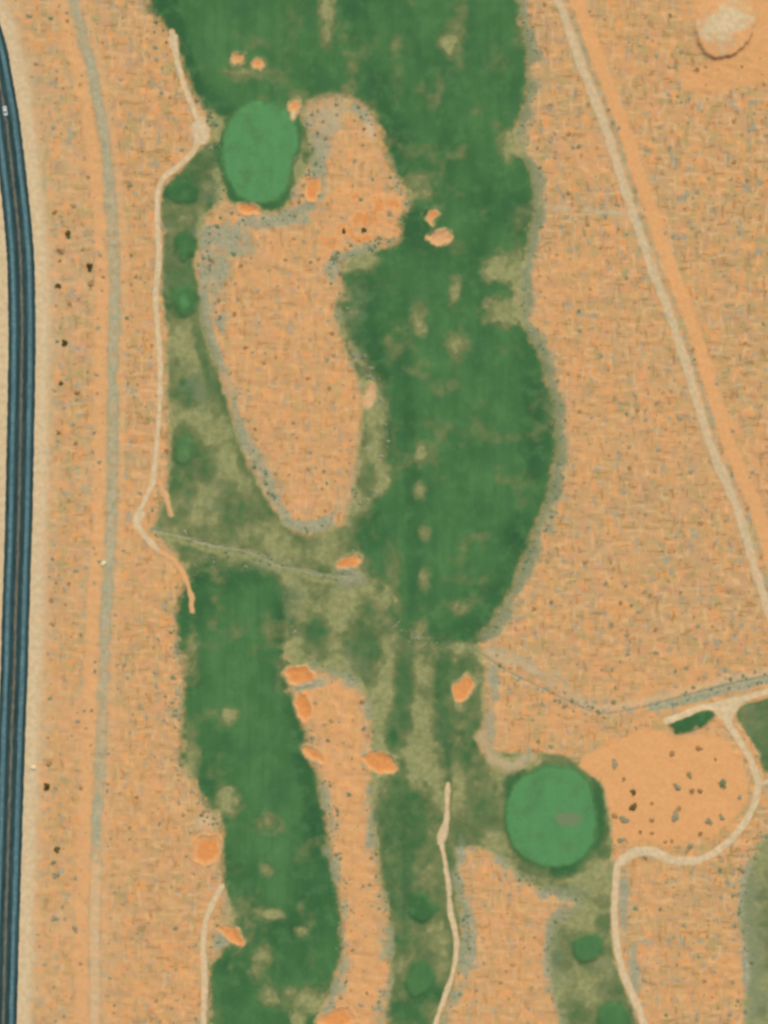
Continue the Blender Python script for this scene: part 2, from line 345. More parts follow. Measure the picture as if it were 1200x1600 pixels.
put('grey', sstep(-2, 4, dr[0])*np.clip(.3+2.2*n16+2*n40, 0, .8), .15)
path([(800,318),(850,322),(900,326),(940,330),(975,334)], 5, 10, 6, grey=.55, pale=.5)
CP = {}
CP['a'] = path([(269,50),(273,75),(279,105),(290,140),(303,172),(312,203),(303,235),(278,260),(252,284),(245,330),(248,400),(243,460),(247,520),(250,580),(249,640),(244,700),(239,750),(225,785),(213,812),(226,838),(250,862)], 4.0, 3, 2.2, pale=.95, grey=.05, warm=0, green=0)
dN = poly_sd(ell_pts(316,205,14,22,-20)); brush(dN, 3, 4, pale=.9, grey=.1, green=0)
dN2 = poly_sd(ell_pts(271,66,8,12,0)); brush(dN2, 3, 4, pale=.9, grey=.1, green=0)
dN3 = poly_sd(ell_pts(216,808,9,17,10)); brush(dN3, 3, 4, pale=.9, grey=.1, green=0)
CP['b'] = path([(250,862),(272,876),(288,900),(297,925),(300,955)], 3.6, 5, 2.6, pale=.3, warm=.95, grey=0, green=0)
path([(250,755),(259,775),(264,792),(268,804)], 3.6, 3, 2.5, warm=.8, pale=.3, green=.1)
path([(260,872),(266,900),(272,925),(272,944)], 2.6, 3, 2.5, warm=.6, pale=.3, green=.2)
CP['c'] = path([(700,1225),(699,1250),(697,1285),(690,1312),(695,1345),(701,1385),(704,1425),(711,1455),(713,1480),(708,1520),(694,1560),(680,1602),(660,1680),(650,1760)], 3.5, 3, 2.2, pale=.95, grey=.1, warm=0, green=0)
dN4 = poly_sd(ell_pts(690,1305,7,15,15)); brush(dN4, 3, 3, pale=.9, green=0)
CP['d'] = path([(1132,1100),(1136,1125),(1152,1152),(1173,1188),(1184,1225),(1176,1262),(1152,1300),(1126,1325),(1090,1344),(1052,1343),(1018,1330),(988,1332),(966,1350),(962,1380),(960,1420),(963,1470),(972,1515),(986,1550),(1003,1590),(1030,1680),(1045,1760)], 5.4, 2.5, 2.2, pale=.95, grey=.05, warm=0, green=0)
path([(1090,1345),(1052,1344),(1018,1331),(990,1333),(972,1345)], 7, 3, 3, pale=.9, grey=.05)
CP['e'] = path([(1360,1030),(1290,1054),(1205,1078),(1160,1092),(1128,1102),(1095,1106),(1070,1116),(1040,1126)], 5, 2.5, 2.2, pale=.9, grey=.1, warm=0, green=0)
dN5 = poly_sd([(1110,1100),(1160,1088),(1150,1112),(1142,1124),(1126,1122),(1116,1110)]); brush(dN5, 3, 2, pale=.9, green=0)
CP['f'] = path([(346,1385),(332,1412),(320,1445),(317,1490),(320,1540),(318,1600),(322,1680),(318,1760)], 4.4, 2.5, 2.0, pale=.9, grey=.1, warm=.2, green=0)
path([(1185,1228),(1210,1215),(1260,1200)], 3.5, 3, 3, pale=.8)
# pale wheel track south of the east desert
path([(762,1018),(800,1032),(845,1052),(880,1080),(915,1100),(935,1104)], 6, 9, 6, pale=.4, grey=.5)
path([(768,1012),(806,1024),(850,1042),(884,1068),(918,1088)], 2, 5, 3, pale=.2, grey=.7)
path([(935,1108),(1000,1098),(1060,1084),(1120,1068),(1210,1046)], 8, 6, 5, pale=.45, grey=.25, warm=.3)
path([(752,1150),(764,1178),(785,1194),(806,1192),(830,1182)], 9, 12, 8, pale=.4, grey=.6, green=.25, warm=0)
# the grey drain that comes in from the east and the dark ditch lines
DI1 = [(745,1018),(780,1042),(812,1060),(850,1078),(882,1094),(912,1108),(942,1116),(985,1110),(1030,1100),(1070,1088),(1110,1078),(1160,1066),(1210,1054),(1290,1030),(1360,1008)]
di1 = path(DI1, 2.2, 5, 2.8, grey=.55, warm=0, pale=0)
di1b = path([(1020,1106),(1070,1094),(1120,1080),(1170,1068),(1210,1058),(1290,1034),(1360,1012)], 7.5, 5, 4, grey=1, pale=.0, warm=0)
H -= sstep(-1, 5, di1[0])*.6
DI2 = [(240,828),(285,838),(330,851),(372,858),(405,868),(432,882),(470,890),(505,899),(545,900)]
di2 = path(DI2, 2.6, 4, 2.5, grey=.95, green=.45)
H -= sstep(-1, 4, di2[0])*.45
path([(x, y+9) for x, y in DI2], 4, 5, 4, dry=.95, tone=.7)

# --- the sand heap
put('pale', sstep(-2, 14, dM+8*n8)*.8, .2); put('warm', sstep(-2, 8, dM), .65); put('grey', sstep(-2, 8, dM), 0)
spot(1132, 38, 36, 27, .8, -10, .9, pale=.85, warm=.2)  # sunlit upper side of the heap, put into its colour as paler sand

# --- relief
turf = sstep(.3, .8, F['green'])
soft = np.clip(F['pale']*1.0 + turf + np.clip(F['warm']-.7, 0, 1)*2.0 + sstep(48, 34, dH), 0, 1)
hum = fbm(15, 71, 2)
ca, sa = math.cos(math.radians(15)), math.sin(math.radians(15))
RX, RY = PX*ca+PY*sa, -PX*sa+PY*ca
hum2 = fbm(1, 72, 1, RX/8, RY/22) + fbm(1, 73, 1, RX/24, RY/8)
edge = sstep(0, 60, PX+158)*sstep(0, 60, 1358-PX)*sstep(0, 60, PY+158)*sstep(0, 60, 1758-PY)
H += (1-soft)*(hum*.5 + hum2*.22)
H += turf*fbm(60, 81)*1.1*(1-sstep(-2, 3, dG1))*(1-sstep(-2, 3, dG2)) + fbm(260, 82)*1.5
H += sstep(-7, 4, dG1)*.5 + sstep(-7, 4, dG2)*.5
for k in dTee: H += sstep(-5, 3, dTee[k])*.55
rampN = sstep(-40, 95, PY)
mh = (.04+.96*rampN)*1.8*sstep(-1, 9-4*rampN, dM + 5*n8 + 3*n4)*(1+.25*n16) + .5*sstep(10, 40, dM+6*n16)
H *= 1-sstep(-12, 4, dM)*.8
H += mh
H *= edge
# the highway bed is level across its width
HB = sstep(44, 28, dH)
H = H*(1-HB) + HB*.18

# ------------------------------------------------------------------ materials
ILL = np.array((1.12, 1.07, 1.15))
def srgb(c):
    c = c/255.0
    return c/12.92 if c <= .04045 else ((c+.055)/1.055)**2.4
def C(r, g, b):
    return tuple(float(min(.9, srgb(v)/k)) for v, k in zip((r, g, b), ILL)) + (1.0,)

class NT:
    def __init__(s, name):
        s.m = bpy.data.materials.new(name); s.m.use_nodes = True
        s.t = s.m.node_tree; s.t.nodes.clear()
        s.out = s.t.nodes.new('ShaderNodeOutputMaterial'); s.b = s.t.nodes.new('ShaderNodeBsdfPrincipled')
        s.t.links.new(s.b.outputs[0], s.out.inputs[0])
        s.b.inputs['Roughness'].default_value = .95
        s.b.inputs['Specular IOR Level'].default_value = .1
    def n(s, t, **k):
        nd = s.t.nodes.new(t)
        for a, v in k.items(): setattr(nd, a, v)
        return nd
    def set(s, sock, v):
        if hasattr(v, 'is_linked') or isinstance(v, bpy.types.NodeSocket): s.t.links.new(v, sock)
        else: sock.default_value = v
    def math(s, op, a, b=0.0, c=0.0, clamp=False):
        nd = s.n('ShaderNodeMath', operation=op, use_clamp=clamp)
        for i, v in enumerate((a, b, c)): s.set(nd.inputs[i], v)
        return nd.outputs[0]
    def mix(s, f, a, b, mode='MIX'):
        nd = s.n('ShaderNodeMix', data_type='RGBA', blend_type=mode)
        s.set(nd.inputs[0], f); s.set(nd.inputs[6], a); s.set(nd.inputs[7], b)
        return nd.outputs[2]
    def ramp(s, v, a, b, lo=0.0, hi=1.0):
        nd = s.n('ShaderNodeMapRange', interpolation_type='SMOOTHSTEP')
        s.set(nd.inputs[0], v)
        for i, q in enumerate((a, b, lo, hi)): nd.inputs[i+1].default_value = q
        return nd.outputs[0]
    def noise(s, vec, scale, detail=2, rough=.5, dist=0.0):
        nd = s.n('ShaderNodeTexNoise'); s.set(nd.inputs['Vector'], vec)
        nd.inputs['Scale'].default_value = scale; nd.inputs['Detail'].default_value = detail
        nd.inputs['Roughness'].default_value = rough; nd.inputs['Distortion'].default_value = dist
        return nd.outputs['Fac']
    def pos(s):
        return s.n('ShaderNodeNewGeometry').outputs['Position']
    def mapv(s, vec, rot=0.0, scale=(1, 1, 1), loc=(0, 0, 0)):
        nd = s.n('ShaderNodeMapping'); s.set(nd.inputs['Vector'], vec)
        nd.inputs['Rotation'].default_value = (0, 0, rot); nd.inputs['Scale'].default_value = scale; nd.inputs['Location'].default_value = loc
        return nd.outputs[0]

def terrain_material():
    s = NT('desert_and_turf')
    P = s.pos()
    A = s.n('ShaderNodeAttribute', attribute_name='cover_a'); B = s.n('ShaderNodeAttribute', attribute_name='cover_b')
    sa = s.n('ShaderNodeSeparateColor'); s.t.links.new(A.outputs['Color'], sa.inputs[0])
    sb = s.n('ShaderNodeSeparateColor'); s.t.links.new(B.outputs['Color'], sb.inputs[0])
    green, dry, tone = sa.outputs; pale, grey, warm = sb.outputs
    # soil: tan / orange / brown / lilac-grey mottle, dashes in two crossing directions
    r = math.radians(15)
    n_big = s.noise(P, .035, 3)
    n_mid = s.noise(P, .22, 3, .6)
    n_fine = s.noise(P, .6, 3, .6)
    soil = s.mix(s.ramp(n_mid, .3, .7), C(197,150,100), C(208,160,107))
    soil = s.mix(s.ramp(n_big, .35, .7, 0, .6), soil, C(197,157,114))
    def blot(scale, off):
        nd = s.n('ShaderNodeTexNoise'); s.set(nd.inputs['Vector'], s.mapv(P, r, (1, .7, 1), off))
        nd.inputs['Scale'].default_value = scale; nd.inputs['Detail'].default_value = 1.5; nd.inputs['Roughness'].default_value = .55
        q = s.n('ShaderNodeSeparateColor'); s.t.links.new(nd.outputs['Color'], q.inputs[0]); return q.outputs
    v1 = blot(.23, (0, 0, 0)); v2 = blot(.30, (40, 9, 3))
    soil = s.mix(s.ramp(v1[0], .50, .66, 0, .9), soil, C(226,155,96))
    soil = s.mix(s.ramp(v1[1], .54, .70, 0, .65), soil, C(208,150,115))
    soil = s.mix(s.ramp(v1[2], .52, .65, 0, .9), soil, C(182,154,104))
    soil = s.mix(s.ramp(v2[0], .57, .68, 0, .82), soil, C(154,152,132))
    soil = s.mix(s.ramp(v2[1], .58, .70, 0, .7), soil, C(180,138,100))
    v3 = blot(.10, (5, 70, 2))
    soil = s.mix(s.ramp(v3[0], .5, .68, 0, .5), soil, C(220,156,106))
    soil = s.mix(s.ramp(v3[1], .5, .68, 0, .45), soil, C(190,155,115))
    d1 = s.noise(s.mapv(P, r, (.56, .17, 1)), 1.0, 1.2)
    d2 = s.noise(s.mapv(P, r, (.16, .6, 1), (31, 7, 0)), 1.0, 1.2)
    dash = s.math('MAXIMUM', s.ramp(d1, .61, .72), s.ramp(d2, .61, .72))
    lite = s.math('MAXIMUM', s.ramp(d1, .41, .31), s.ramp(d2, .41, .31))
    hush = s.math('SUBTRACT', 1.0, s.math('ADD', s.math('MULTIPLY', pale, 1.1), s.ramp(warm, .6, .95), clamp=True), clamp=True)
    soil = s.mix(s.math('MULTIPLY', s.math('MULTIPLY', dash, .75), hush), soil, C(164,126,80))
    soil = s.mix(s.math('MULTIPLY', s.math('MULTIPLY', lite, .55), hush), soil, C(226,178,128))
    # loose orange sand, grey gravel and litter, pale compacted sand
    soil = s.mix(s.ramp(warm, 0, 1, 0, .9), soil, s.mix(s.ramp(n_fine, .3, .7), C(221,157,102), C(230,166,110)))
    soil = s.mix(s.ramp(warm, 1, 1.35, 0, .75), soil, s.mix(s.ramp(n_fine, .35, .65), C(214,131,68), C(226,144,80)))
    gn = s.noise(P, .8, 3, .65)
    greycol = s.mix(s.ramp(gn, .3, .7), C(138,144,118), C(172,164,136))
    soil = s.mix(s.ramp(s.math('ADD', s.math('MULTIPLY', grey, 1.15), s.math('MULTIPLY', s.math('SUBTRACT', gn, .5), .9)), .15, 1.0, 0, .88), soil, greycol)
    palecol = s.mix(s.ramp(s.noise(P, .5, 3), .3, .7), C(206,177,139), C(222,194,157))
    soil = s.mix(s.ramp(pale, .05, 1.0, 0, .95), soil, palecol)
    # turf
    lush = s.n('ShaderNodeValToRGB'); s.t.links.new(tone, lush.inputs[0])
    e = lush.color_ramp.elements
    e[0].position = .05; e[0].color = C(52,90,56); e[1].position = 1; e[1].color = C(92,144,90)
    q = e.new(.42); q.color = C(74,114,68); q = e.new(.64); q.color = C(86,127,76)
    streak = s.noise(s.mapv(P, math.radians(-13), (.30, .035, 1)), 1.0, 3, .6)
    mot = s.noise(P, .16, 4, .6)
    turf = s.mix(s.ramp(streak, .35, .68, 0, .4), lush.outputs[0], C(60,98,58), 'MIX')
    notgreen = s.ramp(tone, .75, .95, 1, .25)
    turf = s.mix(notgreen, lush.outputs[0], turf)
    turf = s.mix(s.ramp(mot, .46, .72, 0, .7), turf, C(86,124,76))
    turf = s.mix(s.math('MULTIPLY', s.ramp(s.noise(s.mapv(P, 0, (1, .7, 1), (11, 5, 2)), .11, 4, .62), .47, .72, 0, .42), notgreen), turf, C(62,100,68))
    turf = s.mix(s.ramp(s.noise(P, 1.3, 3, .6), .45, .8, 0, .22), turf, C(48,88,52))
    straw = s.mix(s.ramp(s.noise(P, .45, 3), .3, .7), C(138,138,90), C(160,155,107))
    olive = s.mix(s.ramp(mot, .3, .7), C(110,117,75), C(131,129,86))
    dd = s.math('ADD', s.math('ADD', dry, s.ramp(green, 1.0, .5, 0, .5)), s.math('MULTIPLY', s.math('SUBTRACT', s.noise(P, .35, 4, .65), .5), .55))
    turf = s.mix(s.ramp(dd, .15, .82, 0, .94), turf, olive)
    turf = s.mix(s.ramp(dd, .64, 1.0, 0, .92), turf, straw)
    turf = s.mix(s.ramp(grey, .35, 1.0, 0, .6), turf, C(122,130,100))
    gf = s.math('ADD', green, s.math('MULTIPLY', s.math('SUBTRACT', s.noise(P, .7, 4, .65), .5), .75))
    col = s.mix(s.ramp(gf, .12, .88), soil, turf)
    s.t.links.new(col, s.b.inputs['Base Color'])
    bmp = s.n('ShaderNodeBump'); bmp.inputs['Strength'].default_value = .2; bmp.inputs['Distance'].default_value = .15
    s.t.links.new(s.noise(P, 1.6, 4, .65), bmp.inputs['Height']); s.t.links.new(bmp.outputs[0], s.b.inputs['Normal'])
    return s.m

def asphalt_material(name, c1, c2, scale=.8):
    s = NT(name); P = s.pos()
    k = s.noise(s.mapv(P, math.radians(3), (1, .35, 1)), scale, 4, .65)
    f = s.noise(P, 4.0, 3, .7)
    col = s.mix(s.ramp(k, .3, .7), C(*c1), C(*c2))
    col = s.mix(s.ramp(f, .5, .8, 0, .3), col, C(*[v*.8 for v in c1]))
    s.t.links.new(col, s.b.inputs['Base Color']); s.b.inputs['Roughness'].default_value = .85
    return s.m

def plain(name, c, rough=.5, spec=.4, vary=.15, scale=3, metal=0):
    s = NT(name); P = s.pos()
    col = s.mix(s.ramp(s.noise(P, scale, 3), .3, .7, 0, vary), c, tuple(v*.55 for v in c[:3])+(1,))
    s.t.links.new(col, s.b.inputs['Base Color']); s.b.inputs['Roughness'].default_value = rough
    s.b.inputs['Specular IOR Level'].default_value = spec; s.b.inputs['Metallic'].default_value = metal
    return s.m

def foliage(name, c1, c2):
    s = NT(name); P = s.pos()
    oi = s.n('ShaderNodeObjectInfo').outputs['Random']
    f = s.math('ADD', s.math('MULTIPLY', s.noise(P, 1.7, 3), .7), s.math('MULTIPLY', oi, .5))
    col = s.mix(s.ramp(f, .3, .9), C(*c1), C(*c2))
    s.t.links.new(col, s.b.inputs['Base Color'])
    return s.m

M_T = terrain_material()
def highway_material():
    s = NT('worn_highway_asphalt'); P = s.pos()
    at = s.n('ShaderNodeAttribute', attribute_name='across').outputs['Fac']
    k = s.noise(s.mapv(P, math.radians(3), (1, .3, 1)), .5, 4, .65)
    d = s.math('ABSOLUTE', s.math('SUBTRACT', s.math('ABSOLUTE', s.math('ADD', at, s.math('MULTIPLY', s.math('SUBTRACT', k, .5), .12))), .585))
    base = s.mix(s.ramp(k, .3, .7), C(42,64,66), C(56,80,82))
    lane = s.mix(s.ramp(s.noise(P, .5, 4, .7), .3, .7), C(84,116,124), C(110,138,142))
    cx = s.n('ShaderNodeCombineXYZ'); sp = s.n('ShaderNodeSeparateXYZ'); s.t.links.new(P, sp.inputs[0])
    s.set(cx.inputs[0], s.math('MULTIPLY', at, 9.0)); s.set(cx.inputs[1], s.math('MULTIPLY', sp.outputs[1], .035))
    st = s.noise(cx.outputs[0], 1.0, 3, .6)
    base = s.mix(s.ramp(st, .4, .65, 0, .7), base, C(34,54,56)); lane = s.mix(s.ramp(st, .42, .66, 0, .55), lane, C(58,86,90))
    col = s.mix(s.ramp(d, .24, .03), base, lane)
    col = s.mix(s.ramp(s.math('ABSOLUTE', at), .95, 1.0, 0, .5), col, C(140,136,112))
    s.t.links.new(col, s.b.inputs['Base Color']); s.b.inputs['Roughness'].default_value = .85
    return s.m
M_ASPH = highway_material()
M_MID = asphalt_material('dusty_centre_strip', (88,88,80), (122,112,94))

# ------------------------------------------------------------------ mesh from the grid
def tag(o, label=None, cat=None, group=None, kind=None):
    for k, v in (('label', label), ('category', cat), ('group', group), ('kind', kind)):
        if v: o[k] = v
    return o

WX = (PX-600)*S; WY = (800-PY)*S
colA = np.stack([F['green'], F['dry'], F['tone'], np.ones_like(H)], -1)
colB = np.stack([F['pale'], F['grey'], F['warm'], np.ones_like(H)], -1)
def grid_mesh(name, cells, lift, mat, parent=None, extra=None, centre=True, zf=None):
    """cells: bool (NY-1, NX-1)"""
    j, i = np.nonzero(cells)
    quad = np.stack([(j+1)*NX+i, (j+1)*NX+i+1, j*NX+i+1, j*NX+i], 1)      # counter-clockwise seen from above
    used, inv = np.unique(quad, return_inverse=True)
    inv = inv.reshape(quad.shape)
    Z = (H if zf is None else zf) + lift
    co = np.stack([WX.ravel()[used], WY.ravel()[used], Z.ravel()[used]], 1)
    ca_ = colA.reshape(-1, 4)[used]; cb_ = colB.reshape(-1, 4)[used]
    if extra is not None:
        ev, eq = extra; nb = len(co)
        co = np.vstack([co, ev]); inv = np.vstack([inv, eq+nb])
        z = np.zeros((len(ev), 4)); z[:, 3] = 1; zb = z.copy(); zb[:, 1] = .12; zb[:, 2] = .2
        ca_ = np.vstack([ca_, z]); cb_ = np.vstack([cb_, zb])
    c = np.array([co[:, 0].mean(), co[:, 1].mean(), co[:, 2].min()]) if centre else np.zeros(3)
    co = co-c
    me = bpy.data.meshes.new(name)
    me.vertices.add(len(co)); me.vertices.foreach_set('co', co.astype(np.float32).ravel())
    me.loops.add(inv.size); me.loops.foreach_set('vertex_index', inv.astype(np.int32).ravel())
    me.polygons.add(len(inv)); me.polygons.foreach_set('loop_start', np.arange(0, inv.size, 4, dtype=np.int32))
    me.polygons.foreach_set('loop_total', np.full(len(inv), 4, np.int32))
    me.polygons.foreach_set('use_smooth', np.ones(len(inv), bool))
    me.update(calc_edges=True)
    for nm, arr in (('cover_a', ca_), ('cover_b', cb_)):
        at = me.attributes.new(nm, 'FLOAT_COLOR', 'POINT'); at.data.foreach_set('color', arr.astype(np.float32).ravel())
    me.materials.append(mat)
    o = bpy.data.objects.new(name, me); COL.objects.link(o)
    o.location = c
    if parent is not None:
        o.parent = parent; o.location = Vector(c)-parent.location
    return o

def cen(a):
    return .25*(a[:-1, :-1]+a[1:, :-1]+a[:-1, 1:]+a[1:, 1:])

# ground: one sheet, the modelled square plus a plain ring out to the horizon
x0, x1, y0, y1 = WX.min(), WX.max(), WY.min(), WY.max(); R = 16000.0
ev = np.array([(x0,y0,0),(x1,y0,0),(x1,y1,0),(x0,y1,0),(-R,-R,0),(R,-R,0),(R,R,0),(-R,R,0)], float)
eq = np.array([(4,5,1,0),(5,6,2,1),(6,7,3,2),(7,4,0,3)])
g = grid_mesh('ground', np.ones((NY-1, NX-1), bool), 0, M_T, extra=(ev, eq), centre=False); tag(g, kind='structure')

taken = np.zeros((NY-1, NX-1), bool)
def layer(name, mask, lift, parent=None, kind=None, label=None, cat=None, group=None):
    global taken
    m = mask & ~taken
    o = grid_mesh(name, m, lift, M_T, parent)
    tag(o, label, cat, group, kind)
    taken |= mask
    return o

rag = cen(4*(n8+n16))
# sand bunkers
for (pts, lab), d in zip(BK, dBK):
    layer('sand_bunker', cen(d+9*(n8+n16)) > -2, .05, label=lab, cat='bunker', group='sand bunkers on the golf course')
# putting greens: collar + surface
for nm, dg, dc, lab in (('g1', dG1, dG1c, 'bright green oval putting green near the upper end of the cart path'),
                        ('g2', dG2, dG2c, 'bright green round putting green beside the orange shrub dotted clearing')):
    e = bpy.data.objects.new('putting_green', None); COL.objects.link(e)
    m = cen(dc) > 0; jj, ii = np.nonzero(m)
    e.location = (float(((gx[ii].mean()+1)-600)*S), float((800-(gy[jj].mean()+1))*S), float(cen(H)[m].min()))
    tag(e, lab, 'putting green', 'putting greens')
    layer('putting_surface', cen(dg) > -1, .05, parent=e)
    layer('collar', m, .06, parent=e)
# tees
TL = {'a': 'dark green tee mound at the bend of the cart path, topmost of its row', 'b': 'small green tee mound beside the cart path, between two larger mounds',
 'c': 'dark green tee mound with a bright middle beside the cart path', 'd': 'yellowish green round tee mound in the olive rough near the path fork',
 'e': 'green tee mound left of lower cart path, upper of two', 'f': 'large green tee mound left of the narrow lower cart path, the lower of two',
 'g': 'square bright green tee box left of winding right path', 'h': 'dark green rectangular tee box beside the junction in the orange clearing', 'i': 'green tee box at the bottom edge left of the winding path'}
for k in dTee:
    layer('tee_box', cen(dTee[k]) > -1, .05, label=TL[k], cat='tee box', group='tee boxes')
# sand heap
layer('sand_heap', cen(dM) > -3, .05, label='tall pale topped heap of bare sand with a dark lower rim in the desert', cat='sand heap')
# paths and roads
for nm, (dd, u, a), lim in [('cart_path', CP['a'], 0), ('cart_path', CP['b'], 0), ('cart_path', CP['c'], 0), ('cart_path', CP['d'], 0), ('cart_path', CP['e'], 0), ('cart_path', CP['f'], 0),
                  ('gravel_track', gt, 0), ('dirt_road', dr, 0), ('drainage_ditch', di1, 0), ('drainage_ditch', di2, 0)]:
    extra = np.zeros_like(taken)
    if dd is CP['a'][0]:
        extra = (cen(dN) > 0) | (cen(dN2) > 0) | (cen(dN3) > 0)
    layer(nm, (cen(dd)+rag > lim-1) | extra, .05, kind='structure')
# highway: bed sheet, lanes, centre strip
hz = np.full_like(H, .18)
ud = cen(dH); uu = cen(np.where(np.abs(uH) < FAR, uH, FAR))
def ribbon(name, pts, o0, o1, z, mat, kind='structure', wob=0, crown=0):
    P = smooth(pts, False, 14); T = np.gradient(P, axis=0); T /= np.linalg.norm(T, axis=1)[:, None]
    N = np.stack([-T[:, 1], T[:, 0]], 1)     # picture-space left of travel
    K = 12; vs = []; fs = []; ac = []
    for a in range(len(P)):
        for k in range(K+1):
            t = k/K; off = o0+(o1-o0)*t
            if wob and k in (0, K): off += random.uniform(-wob, wob)
            q = P[a]-N[a]*off
            x, y = W(*q); vs.append((x, y, z+crown*math.sin(math.pi*t))); ac.append(2*t-1)
    for a in range(len(P)-1):
        for k in range(K):
            i = a*(K+1)+k; fs.append((i, i+K+1, i+K+2, i+1))
    me = bpy.data.meshes.new(name); me.from_pydata(vs, [], fs)
    me.materials.append(mat); me.update()
    at = me.attributes.new('across', 'FLOAT', 'POINT'); at.data.foreach_set('value', ac)
    if me.polygons[0].normal.z < 0: me.flip_normals()
    o = bpy.data.objects.new(name, me); COL.objects.link(o); tag(o, kind=kind); return o
vg = grid_mesh('road_verge', (ud < 46+3*rag) & (ud > 16) & ~taken, .04, M_T); tag(vg, kind='structure')
taken |= (ud < 46+3*rag)
ribbon('highway', HW, -21.5, 21.5, .26, M_ASPH, wob=.5)
ribbon('highway_centre_strip', HW, -2.2, 2.2, .31, M_MID, wob=.6)
# turf
layer('fairway_grass', cen(dT)+rag > -2, .03, kind='stuff', label='dark green mown fairway running the length of the course', cat='grass')
layer('fairway_grass', cen(dL)+rag > -2, .03, kind='stuff', label='dark green mown fairway in the lower left beside the desert', cat='grass')
layer('rough_grass', (cen(F['green'])+cen(n4)*.4 > .5), .03, kind='stuff', label='olive and straw coloured rough grass between the fairways', cat='grass')

# ------------------------------------------------------------------ plants
M_SH = {'grey': foliage('grey_saltbush_leaf', (158,154,126), (184,170,138)), 'brown': foliage('brown_dry_leaf', (170,130,86), (196,152,102)),
        'dark': foliage('dark_olive_leaf', (84,72,38), (122,104,62)), 'green': foliage('green_bush_leaf', (126,138,102), (156,156,120))}
def shrub_mesh(name, mat, n, seed, r=1.0, h=.55, leaf=.22, flat=False):
    r_ = random.Random(seed); vs = []; fs = []
    clumps = [(r_.uniform(-.55, .55)*r, r_.uniform(-.55, .55)*r, r_.uniform(.35, .6)*r) for _ in range(r_.randint(3, 6))]
    clumps.append((0, 0, .6*r))
    for k in range(n):
        cx, cy, cr = r_.choice(clumps)
        th = r_.uniform(0, 6.283); ph = math.acos(r_.uniform(-.15, 1)); q = cr*r_.uniform(.55, 1.0)
        c = Vector((cx+q*math.sin(ph)*math.cos(th), cy+q*math.sin(ph)*math.sin(th), max(.03, q*math.cos(ph)*h/.55+.1)))
        nrm = Vector((math.sin(ph)*math.cos(th), math.sin(ph)*math.sin(th), math.cos(ph)+.35)).normalized()
        nrm = (nrm + Vector((r_.uniform(-.5, .5), r_.uniform(-.5, .5), r_.uniform(.3, 1.2)))).normalized()
        t = nrm.orthogonal().normalized(); b = nrm.cross(t); a = r_.uniform(0, 6.283)
        u = t*math.cos(a)+b*math.sin(a); v = nrm.cross(u)
        L = leaf*r_.uniform(.7, 1.4); Wd = L*r_.uniform(.5, .8); i = len(vs)
        vs += [c-u*L*.5, c+v*Wd*.5, c+u*L*.5, c-v*Wd*.5]; fs.append((i, i+1, i+2, i+3))
    # a few woody stems from the ground
    for k in range(5):
        a = r_.uniform(0, 6.283); tip = Vector((math.cos(a)*.5*r, math.sin(a)*.5*r, h*.8)); w_ = .03*r; i = len(vs)
        sd = Vector((-math.sin(a), math.cos(a), 0))*w_
        vs += [sd, -sd, tip-sd*.4, tip+sd*.4, Vector((0, 0, w_*2)), tip+Vector((0, 0, w_))]
        fs += [(i, i+1, i+2, i+3), (i, i+3, i+5, i+4), (i+1, i+4, i+5, i+2)]
    me = bpy.data.meshes.new(name); me.from_pydata([tuple(v) for v in vs], [], fs); me.materials.append(mat); me.update()
    return me
SHM = {k: [shrub_mesh('shrub_'+k, M_SH[k], (150 if k != 'dark' else 230), 100*q+len(k), h=.42, leaf=.24) for q in range(4)] for k in M_SH}

def hz_at(px, py):
    i = int(round((px-gx[0])/STEP)); j = int(round((py-gy[0])/STEP))
    return float(H[min(max(j, 0), NY-1), min(max(i, 0), NX-1)])
def fld(f, px, py):
    i = int(round((px-gx[0])/STEP)); j = int(round((py-gy[0])/STEP)); return float(f[min(max(j,0),NY-1), min(max(i,0),NX-1)])

def shrub(px, py, rpx, kind, label, group, name='desert_shrub', hs=1.0):
    o = bpy.data.objects.new(name, random.choice(SHM[kind])); COL.objects.link(o)
    x, y = W(px, py); o.location = (x, y, hz_at(px, py)-.03)
    r = rpx*S
    o.scale = (r*random.uniform(.85, 1.2), r*random.uniform(.8, 1.1), r*hs*random.uniform(.8, 1.1)); o.rotation_euler = (0, 0, random.uniform(0, 6.28))
    tag(o, label, 'shrub', group); return o

